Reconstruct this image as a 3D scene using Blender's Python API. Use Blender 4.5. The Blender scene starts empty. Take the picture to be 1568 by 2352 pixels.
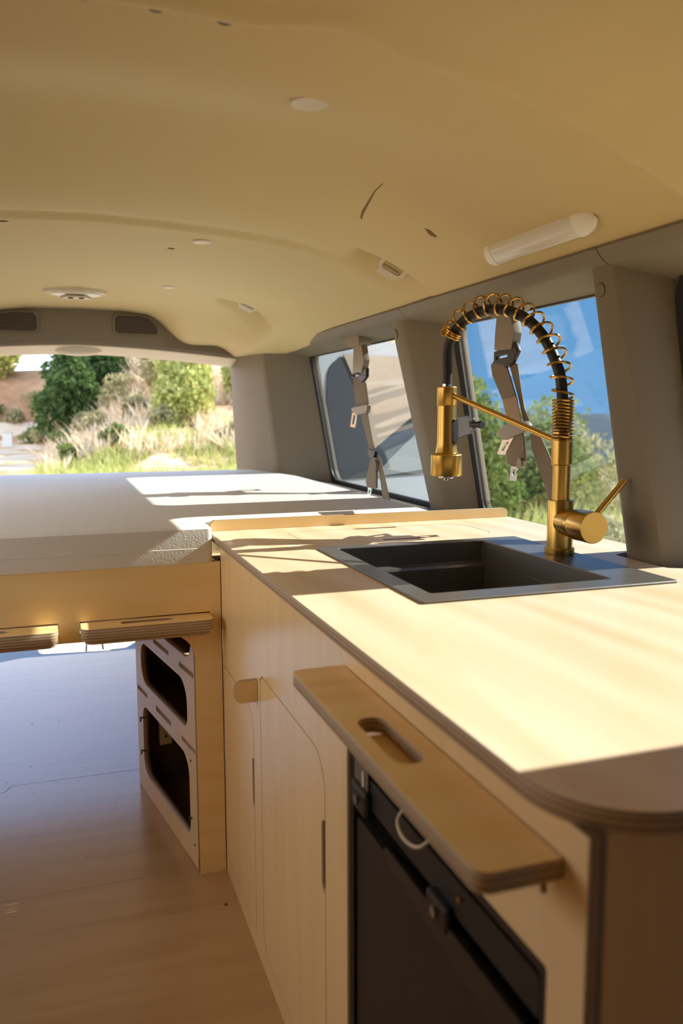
import bpy, bmesh, math, random
import numpy as np
from mathutils import Matrix, Vector

# ------------------------------------------------------------------ camera, sky, sun, exposure
S = bpy.context.scene
S.view_settings.view_transform = 'Standard'
S.view_settings.look = 'None'
S.view_settings.gamma = 1.0
S.view_settings.use_curve_mapping = False
S.view_settings.exposure = 1.47
S.cycles.use_denoising = True
S.cycles.max_bounces = 14
S.cycles.diffuse_bounces = 8
S.cycles.transparent_max_bounces = 24
S.cycles.sample_clamp_indirect = 8.0
S.cycles.caustics_reflective = False
S.cycles.caustics_refractive = False

def cam_axes(yaw, pitch, roll):
    cy, sy, cp, sp = math.cos(yaw), math.sin(yaw), math.cos(pitch), math.sin(pitch)
    f = Vector((sy*cp, cy*cp, -sp)); r = Vector((cy, -sy, 0)); u = r.cross(f)
    cr, sr = math.cos(roll), math.sin(roll)
    return cr*r+sr*u, -sr*r+cr*u, f
cd = bpy.data.cameras.new('camera')
cam = bpy.data.objects.new('camera', cd); S.collection.objects.link(cam); S.camera = cam
_r, _u, _f = cam_axes(.329735, .120516, -.00315)
cam.matrix_world = Matrix(((_r.x, _u.x, -_f.x, 0), (_r.y, _u.y, -_f.y, 0), (_r.z, _u.z, -_f.z, 1.108), (0, 0, 0, 1)))
cd.sensor_fit = 'VERTICAL'; cd.sensor_height = 36.0; cd.lens = 29.07
cd.clip_start = .02; cd.clip_end = 2000
cd.dof.use_dof = True; cd.dof.focus_distance = 1.92; cd.dof.aperture_fstop = 4.2

W = bpy.data.worlds.new('sky'); S.world = W; W.use_nodes = True
nt = W.node_tree; nt.nodes.clear()
# clear blue sky on the sun side, paling to bright haze over the road behind; the unseen left is brightened as fill
def nd(kind, **kw):
    n = nt.nodes.new(kind)
    for k, v in kw.items(): setattr(n, k, v)
    return n
tcw = nd('ShaderNodeTexCoord'); sxyz = nd('ShaderNodeSeparateXYZ'); nt.links.new(tcw.outputs['Generated'], sxyz.inputs[0])
def mrange(src, a, b, c, d):
    n = nd('ShaderNodeMapRange', interpolation_type='SMOOTHSTEP'); nt.links.new(src, n.inputs[0])
    for i, v in enumerate((a, b, c, d)): n.inputs[i+1].default_value = v
    return n.outputs[0]
el = mrange(sxyz.outputs[2], 0.0, .42, 0, 1); az = mrange(sxyz.outputs[0], -.15, .42, 1, 0)
def mixc(f, c0, c1):
    n = nd('ShaderNodeMixRGB'); nt.links.new(f, n.inputs[0])
    for i, c in ((1, c0), (2, c1)):
        if isinstance(c, tuple): n.inputs[i].default_value = (*c, 1)
        else: nt.links.new(c, n.inputs[i])
    return n.outputs[0]
blue = mixc(el, (.063, .158, .295), (.034, .095, .235)); haze = mixc(mrange(sxyz.outputs[0], -.9, -.4, 0, 1), (1.24, 1.14, 1.03), mixc(el, (1.10, 1.20, 1.42), (.46, .69, 1.18)))   # warm glare on the unseen left, added to light the interior
bg = nd('ShaderNodeBackground'); bg.inputs['Strength'].default_value = 1.0
nt.links.new(mixc(az, blue, haze), bg.inputs[0])
ow = nd('ShaderNodeOutputWorld'); nt.links.new(bg.outputs[0], ow.inputs[0])

sd = bpy.data.lights.new('sun', 'SUN'); sd.energy = 4.05; sd.angle = math.radians(.55); sd.color = (1, .95, .86)
sun = bpy.data.objects.new('sun', sd); S.collection.objects.link(sun)
sun.rotation_euler = Vector((-1, .0, -.62)).to_track_quat('-Z', 'Y').to_euler()

# ------------------------------------------------------------------ helpers
random.seed(7); RNG = np.random.default_rng(11)
COL = S.collection

def mesh_obj(name, me, parent=None, mats=(), smooth=False):
    for m in mats: me.materials.append(m)
    o = bpy.data.objects.new(name, me); COL.objects.link(o)
    if parent is not None: o.parent = parent
    if smooth:
        for p in me.polygons: p.use_smooth = True
    return o

def pyd(name, v, f, m, parent=None, smooth=False):
    me = bpy.data.meshes.new(name); me.from_pydata([tuple(map(float, p)) for p in v], [], [tuple(map(int, q)) for q in f]); me.update()
    return mesh_obj(name, me, parent, [m], smooth)

def empty(name, loc=(0, 0, 0), label=None, cat=None, group=None):
    o = bpy.data.objects.new(name, None); COL.objects.link(o); o.location = loc; o.empty_display_size = .05
    tag(o, label, cat, group); return o

def tag(o, label=None, cat=None, group=None, kind=None):
    if label: o['label'] = label
    if cat: o['category'] = cat
    if group: o['group'] = group
    if kind: o['kind'] = kind
    return o

def struct(o, label=None, cat=None):
    o['kind'] = 'structure'
    if label: o['label'] = label
    if cat: o['category'] = cat
    return o

def keep(o, parent):
    """parent o to an Empty that may stand away from the origin, keeping o's place"""
    o.parent = parent
    o.matrix_parent_inverse = Matrix.Translation(-Vector(parent.location))
    return o

def bevel(o, w, seg=2, ang=40):
    b = o.modifiers.new('bevel', 'BEVEL'); b.width = w; b.segments = seg; b.limit_method = 'ANGLE'; b.angle_limit = math.radians(ang)
    b.harden_normals = False
    return o

def autosmooth(o, ang=35):
    me = o.data; bm = bmesh.new(); bm.from_mesh(me)
    for f in bm.faces: f.smooth = True
    for e in bm.edges:
        if len(e.link_faces) != 2 or e.calc_face_angle(0) > math.radians(ang): e.smooth = False
    bm.to_mesh(me); bm.free(); return o

def rpoly(pts, r, n=6):
    """polygon with rounded corners: r one radius or one per corner"""
    out = []; N = len(pts)
    rs = r if isinstance(r, (list, tuple)) else [r]*N
    for i in range(N):
        p, a, b = Vector(pts[i]), Vector(pts[i-1]), Vector(pts[(i+1) % N]); R = rs[i]
        if R <= 0: out.append((p.x, p.y)); continue
        da, db = (a-p).normalized(), (b-p).normalized()
        th = da.angle(db); t = min(R/math.tan(th/2), (a-p).length*.49, (b-p).length*.49)
        R2 = t*math.tan(th/2); c = p+(da+db).normalized()*(R2/math.sin(th/2))
        s = p+da*t-c; e = p+db*t-c
        a0 = math.atan2(s.y, s.x); a1 = math.atan2(e.y, e.x); d = (a1-a0+math.pi) % (2*math.pi)-math.pi
        for k in range(n+1):
            q = a0+d*k/n; out.append((c.x+R2*math.cos(q), c.y+R2*math.sin(q)))
    return out

def rect(x0, y0, x1, y1, r=0, n=6):
    P = [(x0, y0), (x1, y0), (x1, y1), (x0, y1)]
    return rpoly(P, r, n) if r != 0 else P

def plate(name, outlines, t, M, mats, parent=None):
    """flat board: outer outline and holes in local xy, thickness t along local +z; faces mats[0], edges mats[1]"""
    cu = bpy.data.curves.new(name, 'CURVE'); cu.dimensions = '2D'; cu.fill_mode = 'BOTH'; cu.extrude = t/2
    for o in outlines:
        s = cu.splines.new('POLY'); s.points.add(len(o)-1); s.use_cyclic_u = True
        for p, q in zip(s.points, o): p.co = (q[0], q[1], 0, 1)
    ob = bpy.data.objects.new(name, cu); COL.objects.link(ob)
    me = bpy.data.meshes.new_from_object(ob.evaluated_get(bpy.context.evaluated_depsgraph_get()))
    COL.objects.unlink(ob); bpy.data.objects.remove(ob); bpy.data.curves.remove(cu)
    bm = bmesh.new(); bm.from_mesh(me)
    bmesh.ops.remove_doubles(bm, verts=bm.verts, dist=1e-6)
    bmesh.ops.translate(bm, verts=bm.verts, vec=(0, 0, t/2))
    bmesh.ops.recalc_face_normals(bm, faces=bm.faces)
    for f in bm.faces: f.material_index = 0 if abs(f.normal.z) > .5 or len(mats) == 1 else 1
    bm.to_mesh(me); bm.free(); me.name = name
    o = mesh_obj(name, me, None, mats)
    o.matrix_world = M
    if parent is not None:
        o.parent = parent
        o.matrix_parent_inverse = Matrix.Translation(-Vector(parent.location)) if parent.type == 'EMPTY' else parent.matrix_world.inverted()
    return o

def frame(o, u, v):
    u = Vector(u).normalized(); v = Vector(v).normalized(); w = u.cross(v); o = Vector(o)
    return Matrix(((u.x, v.x, w.x, o.x), (u.y, v.y, w.y, o.y), (u.z, v.z, w.z, o.z), (0, 0, 0, 1)))
def F_top(z): return frame((0, 0, z), (1, 0, 0), (0, 1, 0))          # local xy = world XY, thickness up
def F_x(x): return frame((x, 0, 0), (0, 1, 0), (0, 0, 1))            # local xy = world YZ, thickness towards +X
def F_y(y): return frame((0, y, 0), (1, 0, 0), (0, 0, 1))            # local xy = world XZ, thickness towards -Y

def box(name, a, b, m, parent=None, bev=0, seg=2):
    x0, y0, z0 = a; x1, y1, z1 = b
    c = Vector(((x0+x1)/2, (y0+y1)/2, (z0+z1)/2)); hx, hy, hz = (x1-x0)/2, (y1-y0)/2, (z1-z0)/2
    v = [(sx*hx, sy*hy, sz*hz) for sz in (-1, 1) for sy in (-1, 1) for sx in (-1, 1)]
    f = [(0, 2, 3, 1), (4, 5, 7, 6), (0, 1, 5, 4), (1, 3, 7, 5), (3, 2, 6, 7), (2, 0, 4, 6)]
    o = pyd(name, v, f, m); o.location = c
    if parent is not None: par(o, parent)
    if bev: bevel(o, bev, seg)
    return o

def par(o, parent):
    o.parent = parent
    pm = Matrix.Translation(Vector(parent.location)) if parent.type == 'EMPTY' else parent.matrix_basis.copy()
    if parent.parent is not None: pm = Matrix.Translation((0, 0, 0)) @ parent.parent.matrix_basis @ parent.matrix_parent_inverse @ parent.matrix_basis
    o.matrix_parent_inverse = pm.inverted()
    return o

def tube(name, pts, r, m, parent=None, n=12, cap=True):
    P = [Vector(p) for p in pts]; N = len(P); R = r if isinstance(r, (list, tuple)) else [r]*N
    v, f = [], []; nrm = None
    for i, p in enumerate(P):
        t = (P[min(i+1, N-1)]-P[max(i-1, 0)]).normalized()
        if nrm is None: nrm = t.orthogonal().normalized()
        nrm = (nrm-t*nrm.dot(t)).normalized(); bn = t.cross(nrm)
        for k in range(n):
            a = 2*math.pi*k/n; v.append(p+(nrm*math.cos(a)+bn*math.sin(a))*R[i])
    for i in range(N-1):
        for k in range(n):
            k2 = (k+1) % n; f.append((i*n+k, i*n+k2, (i+1)*n+k2, (i+1)*n+k))
    if cap: f.append(tuple(range(n-1, -1, -1))); f.append(tuple((N-1)*n+k for k in range(n)))
    o = pyd(name, v, f, m)
    autosmooth(o, 50)
    if parent is not None: par(o, parent)
    return o

def lathe(name, prof, m, base, axis=(0, 0, 1), parent=None, n=40):
    """profile [(radius, height)] turned about an axis through base"""
    ax = Vector(axis).normalized(); e = ax.orthogonal().normalized(); g = ax.cross(e); b = Vector(base)
    v, f = [], []
    for (r, h) in prof:
        for k in range(n):
            a = 2*math.pi*k/n; v.append(ax*h+(e*math.cos(a)+g*math.sin(a))*max(r, 1e-5))
    for i in range(len(prof)-1):
        for k in range(n):
            k2 = (k+1) % n; f.append((i*n+k, i*n+k2, (i+1)*n+k2, (i+1)*n+k))
    f.append(tuple(range(n-1, -1, -1))); f.append(tuple((len(prof)-1)*n+k for k in range(n)))
    o = pyd(name, v, f, m); autosmooth(o, 32); o.location = b
    if parent is not None: par(o, parent)
    return o

def loft(name, secs, m, parent=None, smooth=None, closed=True):
    """closed sections (lists of 3D points, same count) skinned one after another, ends capped"""
    n = len(secs[0]); v = [p for s in secs for p in s]; f = []
    for i in range(len(secs)-1):
        for k in range(n if closed else n-1):
            k2 = (k+1) % n; f.append((i*n+k, i*n+k2, (i+1)*n+k2, (i+1)*n+k))
    if closed: f.append(tuple(range(n-1, -1, -1))); f.append(tuple((len(secs)-1)*n+k for k in range(n)))
    o = pyd(name, v, f, m)
    bm = bmesh.new(); bm.from_mesh(o.data); bmesh.ops.recalc_face_normals(bm, faces=bm.faces); bm.to_mesh(o.data); bm.free()
    if smooth: autosmooth(o, smooth)
    if parent is not None: par(o, parent)
    return o

def dup(o, dx, label=None):
    """a copy of a thing with copies of its parts and their sub-parts"""
    c = o.copy(); COL.objects.link(c); c.location = Vector(o.location)+Vector(dx)
    if label: c['label'] = label
    for ch in list(o.children):
        k = ch.copy(); COL.objects.link(k); k.parent = c
        for g in list(ch.children):
            q = g.copy(); COL.objects.link(q); q.parent = k
    return c

# ------------------------------------------------------------------ materials
def mat(name, col, rough=.5, metal=0, spec=.5, coat=0, bump=None, var=None, coat_rough=.2):
    m = bpy.data.materials.new(name); m.use_nodes = True; t = m.node_tree; b = t.nodes['Principled BSDF']
    b.inputs['Base Color'].default_value = (*col, 1); b.inputs['Roughness'].default_value = rough
    b.inputs['Metallic'].default_value = metal; b.inputs['Specular IOR Level'].default_value = spec
    b.inputs['Coat Weight'].default_value = coat; b.inputs['Coat Roughness'].default_value = coat_rough
    tc = t.nodes.new('ShaderNodeTexCoord')
    if var:                                     # (scale, amount): slight mottling of the colour
        n = t.nodes.new('ShaderNodeTexNoise'); n.inputs['Scale'].default_value = var[0]; n.inputs['Detail'].default_value = 4
        t.links.new(tc.outputs['Object'], n.inputs['Vector'])
        mx = t.nodes.new('ShaderNodeMixRGB'); mx.inputs[1].default_value = (*[c*(1-var[1]) for c in col], 1); mx.inputs[2].default_value = (*[min(1, c*(1+var[1])) for c in col], 1)
        t.links.new(n.outputs['Fac'], mx.inputs[0]); t.links.new(mx.outputs[0], b.inputs['Base Color'])
    if bump:                                    # (scale, strength, distance)
        n = t.nodes.new('ShaderNodeTexNoise'); n.inputs['Scale'].default_value = bump[0]; n.inputs['Detail'].default_value = 3
        t.links.new(tc.outputs['Object'], n.inputs['Vector'])
        bp = t.nodes.new('ShaderNodeBump'); bp.inputs['Strength'].default_value = bump[1]; bp.inputs['Distance'].default_value = bump[2]
        t.links.new(n.outputs['Fac'], bp.inputs['Height']); t.links.new(bp.outputs[0], b.inputs['Normal'])
    return m

def ramp(t, fac, stops):
    r = t.nodes.new('ShaderNodeValToRGB'); e = r.color_ramp.elements
    while len(e) < len(stops): e.new(.5)
    for k, (p, c) in zip(e, stops): k.position = p; k.color = (*c, 1)
    t.links.new(fac, r.inputs[0]); return r

def wood(name, c0, c1, c2, along=(1, 9, 9), rough=.34, swirl=.35):
    """birch veneer: long soft grain with broad swirls, satin varnish"""
    m = bpy.data.materials.new(name); m.use_nodes = True; t = m.node_tree; b = t.nodes['Principled BSDF']
    tc = t.nodes.new('ShaderNodeTexCoord'); mp = t.nodes.new('ShaderNodeMapping'); mp.inputs['Scale'].default_value = along
    t.links.new(tc.outputs['Object'], mp.inputs[0])
    n1 = t.nodes.new('ShaderNodeTexNoise'); n1.inputs['Scale'].default_value = 1.1; n1.inputs['Detail'].default_value = 3; n1.inputs['Distortion'].default_value = 1.2
    t.links.new(mp.outputs[0], n1.inputs['Vector'])
    w = t.nodes.new('ShaderNodeTexWave'); w.wave_type = 'BANDS'; w.bands_direction = 'DIAGONAL'; w.inputs['Scale'].default_value = .9; w.inputs['Distortion'].default_value = 9; w.inputs['Detail'].default_value = 2; w.inputs['Detail Scale'].default_value = .6
    t.links.new(mp.outputs[0], w.inputs['Vector'])
    n2 = t.nodes.new('ShaderNodeTexNoise'); n2.inputs['Scale'].default_value = 24; n2.inputs['Detail'].default_value = 4
    t.links.new(mp.outputs[0], n2.inputs['Vector'])
    a = t.nodes.new('ShaderNodeMath'); a.operation = 'MULTIPLY_ADD'; t.links.new(w.outputs['Fac'], a.inputs[0]); a.inputs[1].default_value = swirl*.6; t.links.new(n1.outputs['Fac'], a.inputs[2])
    d = t.nodes.new('ShaderNodeMath'); d.operation = 'MULTIPLY_ADD'; t.links.new(n2.outputs['Fac'], d.inputs[0]); d.inputs[1].default_value = .22; t.links.new(a.outputs[0], d.inputs[2])
    r = ramp(t, d.outputs[0], [(.32, c0), (.62, c1), (.98, c2)])
    t.links.new(r.outputs[0], b.inputs['Base Color'])
    b.inputs['Roughness'].default_value = rough; b.inputs['Specular IOR Level'].default_value = .5
    return m

def ply_edge(name, light, dark, layers=420):
    """bare plywood edge: thin layers across the board's thickness (local z)"""
    m = bpy.data.materials.new(name); m.use_nodes = True; t = m.node_tree; b = t.nodes['Principled BSDF']
    tc = t.nodes.new('ShaderNodeTexCoord'); sp = t.nodes.new('ShaderNodeSeparateXYZ'); t.links.new(tc.outputs['Object'], sp.inputs[0])
    q = t.nodes.new('ShaderNodeMath'); q.operation = 'MULTIPLY'; t.links.new(sp.outputs[2], q.inputs[0]); q.inputs[1].default_value = layers*2*math.pi/2.6
    s = t.nodes.new('ShaderNodeMath'); s.operation = 'SINE'; t.links.new(q.outputs[0], s.inputs[0])
    h = t.nodes.new('ShaderNodeMath'); h.operation = 'MULTIPLY_ADD'; t.links.new(s.outputs[0], h.inputs[0]); h.inputs[1].default_value = .5; h.inputs[2].default_value = .5
    r = ramp(t, h.outputs[0], [(.25, dark), (.75, light)])
    t.links.new(r.outputs[0], b.inputs['Base Color']); b.inputs['Roughness'].default_value = .6
    return m

def glass_mat(name, tint=(.93, .96, .95), refl=1.0):
    m = bpy.data.materials.new(name); m.use_nodes = True; t = m.node_tree; t.nodes.clear()
    o = t.nodes.new('ShaderNodeOutputMaterial'); tr = t.nodes.new('ShaderNodeBsdfTransparent'); tr.inputs[0].default_value = (*tint, 1)
    g = t.nodes.new('ShaderNodeBsdfGlossy'); g.inputs['Roughness'].default_value = .01
    fr = t.nodes.new('ShaderNodeLayerWeight'); fr.inputs[0].default_value = .5
    p5 = t.nodes.new('ShaderNodeMath'); p5.operation = 'POWER'; t.links.new(fr.outputs['Facing'], p5.inputs[0]); p5.inputs[1].default_value = 5
    k = t.nodes.new('ShaderNodeMath'); k.operation = 'MULTIPLY_ADD'; t.links.new(p5.outputs[0], k.inputs[0]); k.inputs[1].default_value = .95*refl; k.inputs[2].default_value = .045*refl
    mx = t.nodes.new('ShaderNodeMixShader'); t.links.new(k.outputs[0], mx.inputs[0]); t.links.new(tr.outputs[0], mx.inputs[1]); t.links.new(g.outputs[0], mx.inputs[2])
    t.links.new(mx.outputs[0], o.inputs[0]); return m

def leaf_mat(name, c0, c1):
    m = bpy.data.materials.new(name); m.use_nodes = True; t = m.node_tree; t.nodes.clear()
    o = t.nodes.new('ShaderNodeOutputMaterial'); tc = t.nodes.new('ShaderNodeTexCoord')
    n = t.nodes.new('ShaderNodeTexNoise'); n.inputs['Scale'].default_value = 3.2; n.inputs['Detail'].default_value = 4
    t.links.new(tc.outputs['Object'], n.inputs['Vector']); r = ramp(t, n.outputs['Fac'], [(.35, c0), (.65, c1)])
    d = t.nodes.new('ShaderNodeBsdfDiffuse'); l = t.nodes.new('ShaderNodeBsdfTranslucent'); mx = t.nodes.new('ShaderNodeMixShader'); mx.inputs[0].default_value = .3
    t.links.new(r.outputs[0], d.inputs[0]); t.links.new(r.outputs[0], l.inputs[0]); t.links.new(d.outputs[0], mx.inputs[1]); t.links.new(l.outputs[0], mx.inputs[2]); t.links.new(mx.outputs[0], o.inputs[0])
    return m

def ground_mat(name, stops, scale, scale2, cut=False):
    m = bpy.data.materials.new(name); m.use_nodes = True; t = m.node_tree; b = t.nodes['Principled BSDF']; b.inputs['Roughness'].default_value = .95; b.inputs['Specular IOR Level'].default_value = .1
    tc = t.nodes.new('ShaderNodeTexCoord'); n = t.nodes.new('ShaderNodeTexNoise'); n.inputs['Scale'].default_value = scale; n.inputs['Detail'].default_value = 8; n.inputs['Roughness'].default_value = .65
    n2 = t.nodes.new('ShaderNodeTexNoise'); n2.inputs['Scale'].default_value = scale2; n2.inputs['Detail'].default_value = 6
    t.links.new(tc.outputs['Object'], n.inputs['Vector']); t.links.new(tc.outputs['Object'], n2.inputs['Vector'])
    a = t.nodes.new('ShaderNodeMixRGB'); a.inputs[0].default_value = .4; t.links.new(n.outputs['Fac'], a.inputs[1]); t.links.new(n2.outputs['Fac'], a.inputs[2])
    r = ramp(t, a.outputs[0], stops)
    if cut:                                     # bare orange earth where the bank was cut beside the road and across its far end
        ge = t.nodes.new('ShaderNodeNewGeometry'); s1 = t.nodes.new('ShaderNodeSeparateXYZ'); s2 = t.nodes.new('ShaderNodeSeparateXYZ')
        t.links.new(ge.outputs['Normal'], s1.inputs[0]); t.links.new(ge.outputs['Position'], s2.inputs[0])
        def mr(src, lo, hi):
            q = t.nodes.new('ShaderNodeMapRange'); t.links.new(src, q.inputs[0]); q.inputs[1].default_value = lo; q.inputs[2].default_value = hi; return q.outputs[0]
        mxx = t.nodes.new('ShaderNodeMath'); mxx.operation = 'MAXIMUM'; t.links.new(mr(s1.outputs[0], -.2, -.40), mxx.inputs[0]); t.links.new(mr(s2.outputs[1], 45, 48), mxx.inputs[1])
        r2 = ramp(t, a.outputs[0], [(.32, (.20, .17, .07)), (.45, (.42, .22, .10)), (.65, (.60, .36, .18))])
        mq = t.nodes.new('ShaderNodeMixRGB'); t.links.new(mxx.outputs[0], mq.inputs[0]); t.links.new(r.outputs[0], mq.inputs[1]); t.links.new(r2.outputs[0], mq.inputs[2]); r = mq
    t.links.new(r.outputs[0], b.inputs['Base Color']); return m

M = {}
M['ply'] = wood('birch_ply', (.80, .55, .24), (.88, .64, .30), (.91, .69, .37))
M['ply_top'] = wood('birch_ply_worktop', (.71, .52, .31), (.80, .615, .415), (.87, .70, .51), along=(7, 1.1, 7), rough=.36, swirl=.5)
M['ply_v'] = wood('birch_ply_upright', (.82, .60, .315), (.86, .64, .35), (.89, .68, .395), along=(14, 1, 14), rough=.26, swirl=.05)
M['ply_floor'] = wood('birch_ply_floor', (.43, .27, .12), (.48, .31, .145), (.53, .355, .175), along=(1, 9, 9), rough=.2, swirl=.15)
M['edge'] = ply_edge('ply_edge', (.50, .37, .24), (.31, .22, .14))
M['edge_plain'] = mat('ply_edge_plain', (.40, .29, .18), .6, var=(30, .15))
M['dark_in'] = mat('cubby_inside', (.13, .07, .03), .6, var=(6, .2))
M['black_gap'] = mat('black_gap', (.015, .012, .01), .8)
M['head'] = mat('headliner_vinyl', (.58, .46, .23), .62, spec=.3, bump=(420, .35, .0012), var=(1.5, .05))
M['trim'] = mat('brown_grey_trim', (.205, .17, .12), .55, spec=.35, bump=(700, .3, .0006), var=(3, .06))
M['trim_dark'] = mat('dark_trim', (.16, .13, .10), .6, spec=.3, bump=(700, .3, .0006))
M['rubber'] = mat('black_rubber', (.012, .012, .013), .55)
M['grille'] = mat('grille_black', (.025, .02, .016), .6)
M['mattress'] = mat('mattress_cover', (.77, .75, .70), .55, spec=.35, bump=(190, .5, .0016), var=(2, .03))
M['gold'] = mat('brushed_gold', (.56, .35, .09), .31, 1.0, bump=(90, .02, .001))
M['gold_dark'] = mat('gold_spring', (.58, .35, .10), .26, 1.0)
M['chrome'] = mat('chrome', (.52, .50, .47), .2, 1.0)
M['black'] = mat('black_plastic', (.012, .011, .010), .38)
M['hose'] = mat('black_hose', (.012, .011, .011), .5)
M['sink'] = mat('black_steel', (.20, .185, .17), .34, .6, bump=(260, .03, .0005))
M['fridge'] = mat('fridge_black', (.014, .011, .009), .5, bump=(500, .1, .0004))
M['fridge_frame'] = mat('fridge_frame', (.012, .010, .009), .3)
M['white_plastic'] = mat('white_plastic', (.80, .77, .68), .35)
M['diffuser'] = mat('frosted_diffuser', (.72, .68, .60), .18, spec=.6)
M['cap'] = mat('beige_plastic', (.63, .55, .43), .4)
M['belt'] = mat('seat_belt_webbing', (.22, .175, .13), .75, spec=.2, bump=(900, .3, .0005))
M['belt_plastic'] = mat('belt_plastic', (.26, .215, .16), .4)
M['clear'] = glass_mat('clear_plastic', (.85, .82, .76), 1.6)
M['glass'] = glass_mat('window_glass')
M['tint'] = glass_mat('tinted_glass', (.80, .85, .87), .75)
M['scuff'] = mat('sill_plate', (.035, .06, .10), .4, spec=.35, var=(20, .2))
M['van_paint'] = mat('white_paint', (.52, .54, .54), .3)
M['slate'] = mat('slate_tone', (.06, .066, .072), .3)
M['door_beige'] = mat('door_beige_tone', (.46, .35, .25), .7, var=(8, .08))  # beige area on the open door, nature unknown
M['road'] = ground_mat('sandy_dirt', [(.3, (.62, .46, .28)), (.6, (.82, .65, .44))], .8, 6)
M['hill'] = ground_mat('dry_hillside', [(.30, (.26, .23, .10)), (.42, (.55, .31, .14)), (.55, (.68, .47, .27)), (.70, (.85, .70, .48))], .22, 1.7, True)
M['mountain'] = ground_mat('far_mountain', [(.3, (.03, .05, .07)), (.7, (.055, .08, .10))], .01, .05)
M['leaf_dark'] = leaf_mat('leaf_dark', (.045, .095, .03), (.15, .22, .075))
M['leaf_lime'] = leaf_mat('leaf_lime', (.34, .38, .10), (.66, .66, .26))
M['leaf_mid'] = leaf_mat('leaf_mid', (.12, .18, .045), (.28, .32, .11))
M['leaf_olive'] = leaf_mat('leaf_olive', (.26, .25, .11), (.55, .49, .27))
M['straw'] = leaf_mat('dry_straw', (.66, .52, .32), (.92, .80, .58))
M['blade'] = leaf_mat('green_blade', (.30, .38, .09), (.62, .62, .24))
M['bark'] = mat('bark', (.12, .085, .055), .9)
M['tear'] = mat('torn_foam', (.20, .11, .03), .9)
PLY = [M['ply'], M['edge']]; PLYV = [M['ply_v'], M['edge']]; PLYT = [M['ply_top'], M['edge']]

# ------------------------------------------------------------------ outside ground
def sstep(a, b, x):
    t = np.clip((x-a)/(b-a), 0, 1); return t*t*(3-2*t)
def ground_z(x, y):
    x = np.asarray(x, float); y = np.asarray(y, float)
    z = np.full(np.broadcast(x, y).shape, -.55)
    d1 = x+.2+(y-22)*.045                                     # distance from the road's edge
    d2 = .52*(y-21.5)
    k = 1.2; d = -np.log(np.exp(-np.clip(d1, -20, 40)*k)+np.exp(-np.clip(d2, -20, 40)*k))/k
    d = np.maximum(d, 0)
    z = z+np.where(d < 7, .52*d, 3.64+.30*(d-7))*sstep(0, 1.2, d)+.24*np.clip(y-30, 0, 22)*sstep(1.2, 4.5, d1)
    e = np.maximum(.55*(y-47), 0)*(1-sstep(8, 20, x))                              # bank closing the road far behind
    z = np.maximum(z, -.55+np.minimum(e, 4.2))
    m = np.maximum(sstep(.42, .52, x/np.maximum(y, 1))*sstep(5, 9, x), sstep(6, 14, x)*(1-sstep(14, 22, y)))                 # valley falling away on the window side
    z = z*(1-m)+(-.55-.13*np.maximum(x-6, 0))*m
    return z

def grid(name, xs, ys, zf, m, smooth=True, bump=0.0):
    X, Y = np.meshgrid(xs, ys); Z = zf(X, Y)
    if bump: Z = Z+RNG.normal(0, bump, Z.shape)
    v = np.stack([X.ravel(), Y.ravel(), Z.ravel()], 1); nx, ny = len(xs), len(ys)
    i, j = np.meshgrid(np.arange(nx-1), np.arange(ny-1)); a = (j*nx+i).ravel()
    f = np.stack([a, a+1, a+nx+1, a+nx], 1)
    return pyd(name, v, f, m, smooth=smooth)
g = grid('ground', np.linspace(-50, 90, 200), np.linspace(-30, 78, 160), ground_z, M['hill'], bump=.06); struct(g)
g = grid('road', np.linspace(-5.5, -.55, 14), np.linspace(5, 49, 60), lambda x, y: ground_z(x*.0-3, y)+.03+0*x, M['road']); struct(g)
g = grid('ground', np.linspace(-5, 5, 30), np.linspace(-3, 20.5, 50), lambda x, y: -.52+0*x, M['road']); struct(g)
# far mountain ridge seen through the side window
xs = np.linspace(-40, 520, 60)
def ridge(x, y):
    t = (x-120)/60.0
    top = -4+7*np.exp(-((x-300)/75.)**2)+2.5*np.exp(-((x-205)/25.)**2)+.6*np.sin(x*.09)
    return -60+(top+60)*(1-np.abs((y-300)/120.)**1.5)
struct(grid('mountain', xs, np.linspace(182, 418, 24), ridge, M['mountain'], bump=.25))

def leaves(name, blobs, n, size, m, parent):
    """a crown of separate small leaves: blobs of (centre, radii)"""
    vs = []; tot = sum(r[0]*r[1]*r[2] for _, r in blobs)
    for c, r in blobs:
        k = max(30, int(n*r[0]*r[1]*r[2]/tot))
        d = RNG.normal(size=(k, 3)); d /= np.linalg.norm(d, axis=1)[:, None]
        p = np.array(c)+d*np.array(r)*(RNG.uniform(.35, 1, (k, 1))**.5)
        a = RNG.normal(size=(k, 3)); a /= np.linalg.norm(a, axis=1)[:, None]
        b = np.cross(a, RNG.normal(size=(k, 3))); b /= np.linalg.norm(b, axis=1)[:, None]
        s = size*RNG.uniform(.6, 1.4, (k, 1))
        vs.append(np.stack([p-a*s, p+b*s*.5, p+a*s, p-b*s*.5], 1).reshape(-1, 3))
    v = np.concatenate(vs); f = np.arange(len(v)).reshape(-1, 4)
    return pyd(name, v, f, m, parent)

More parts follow.
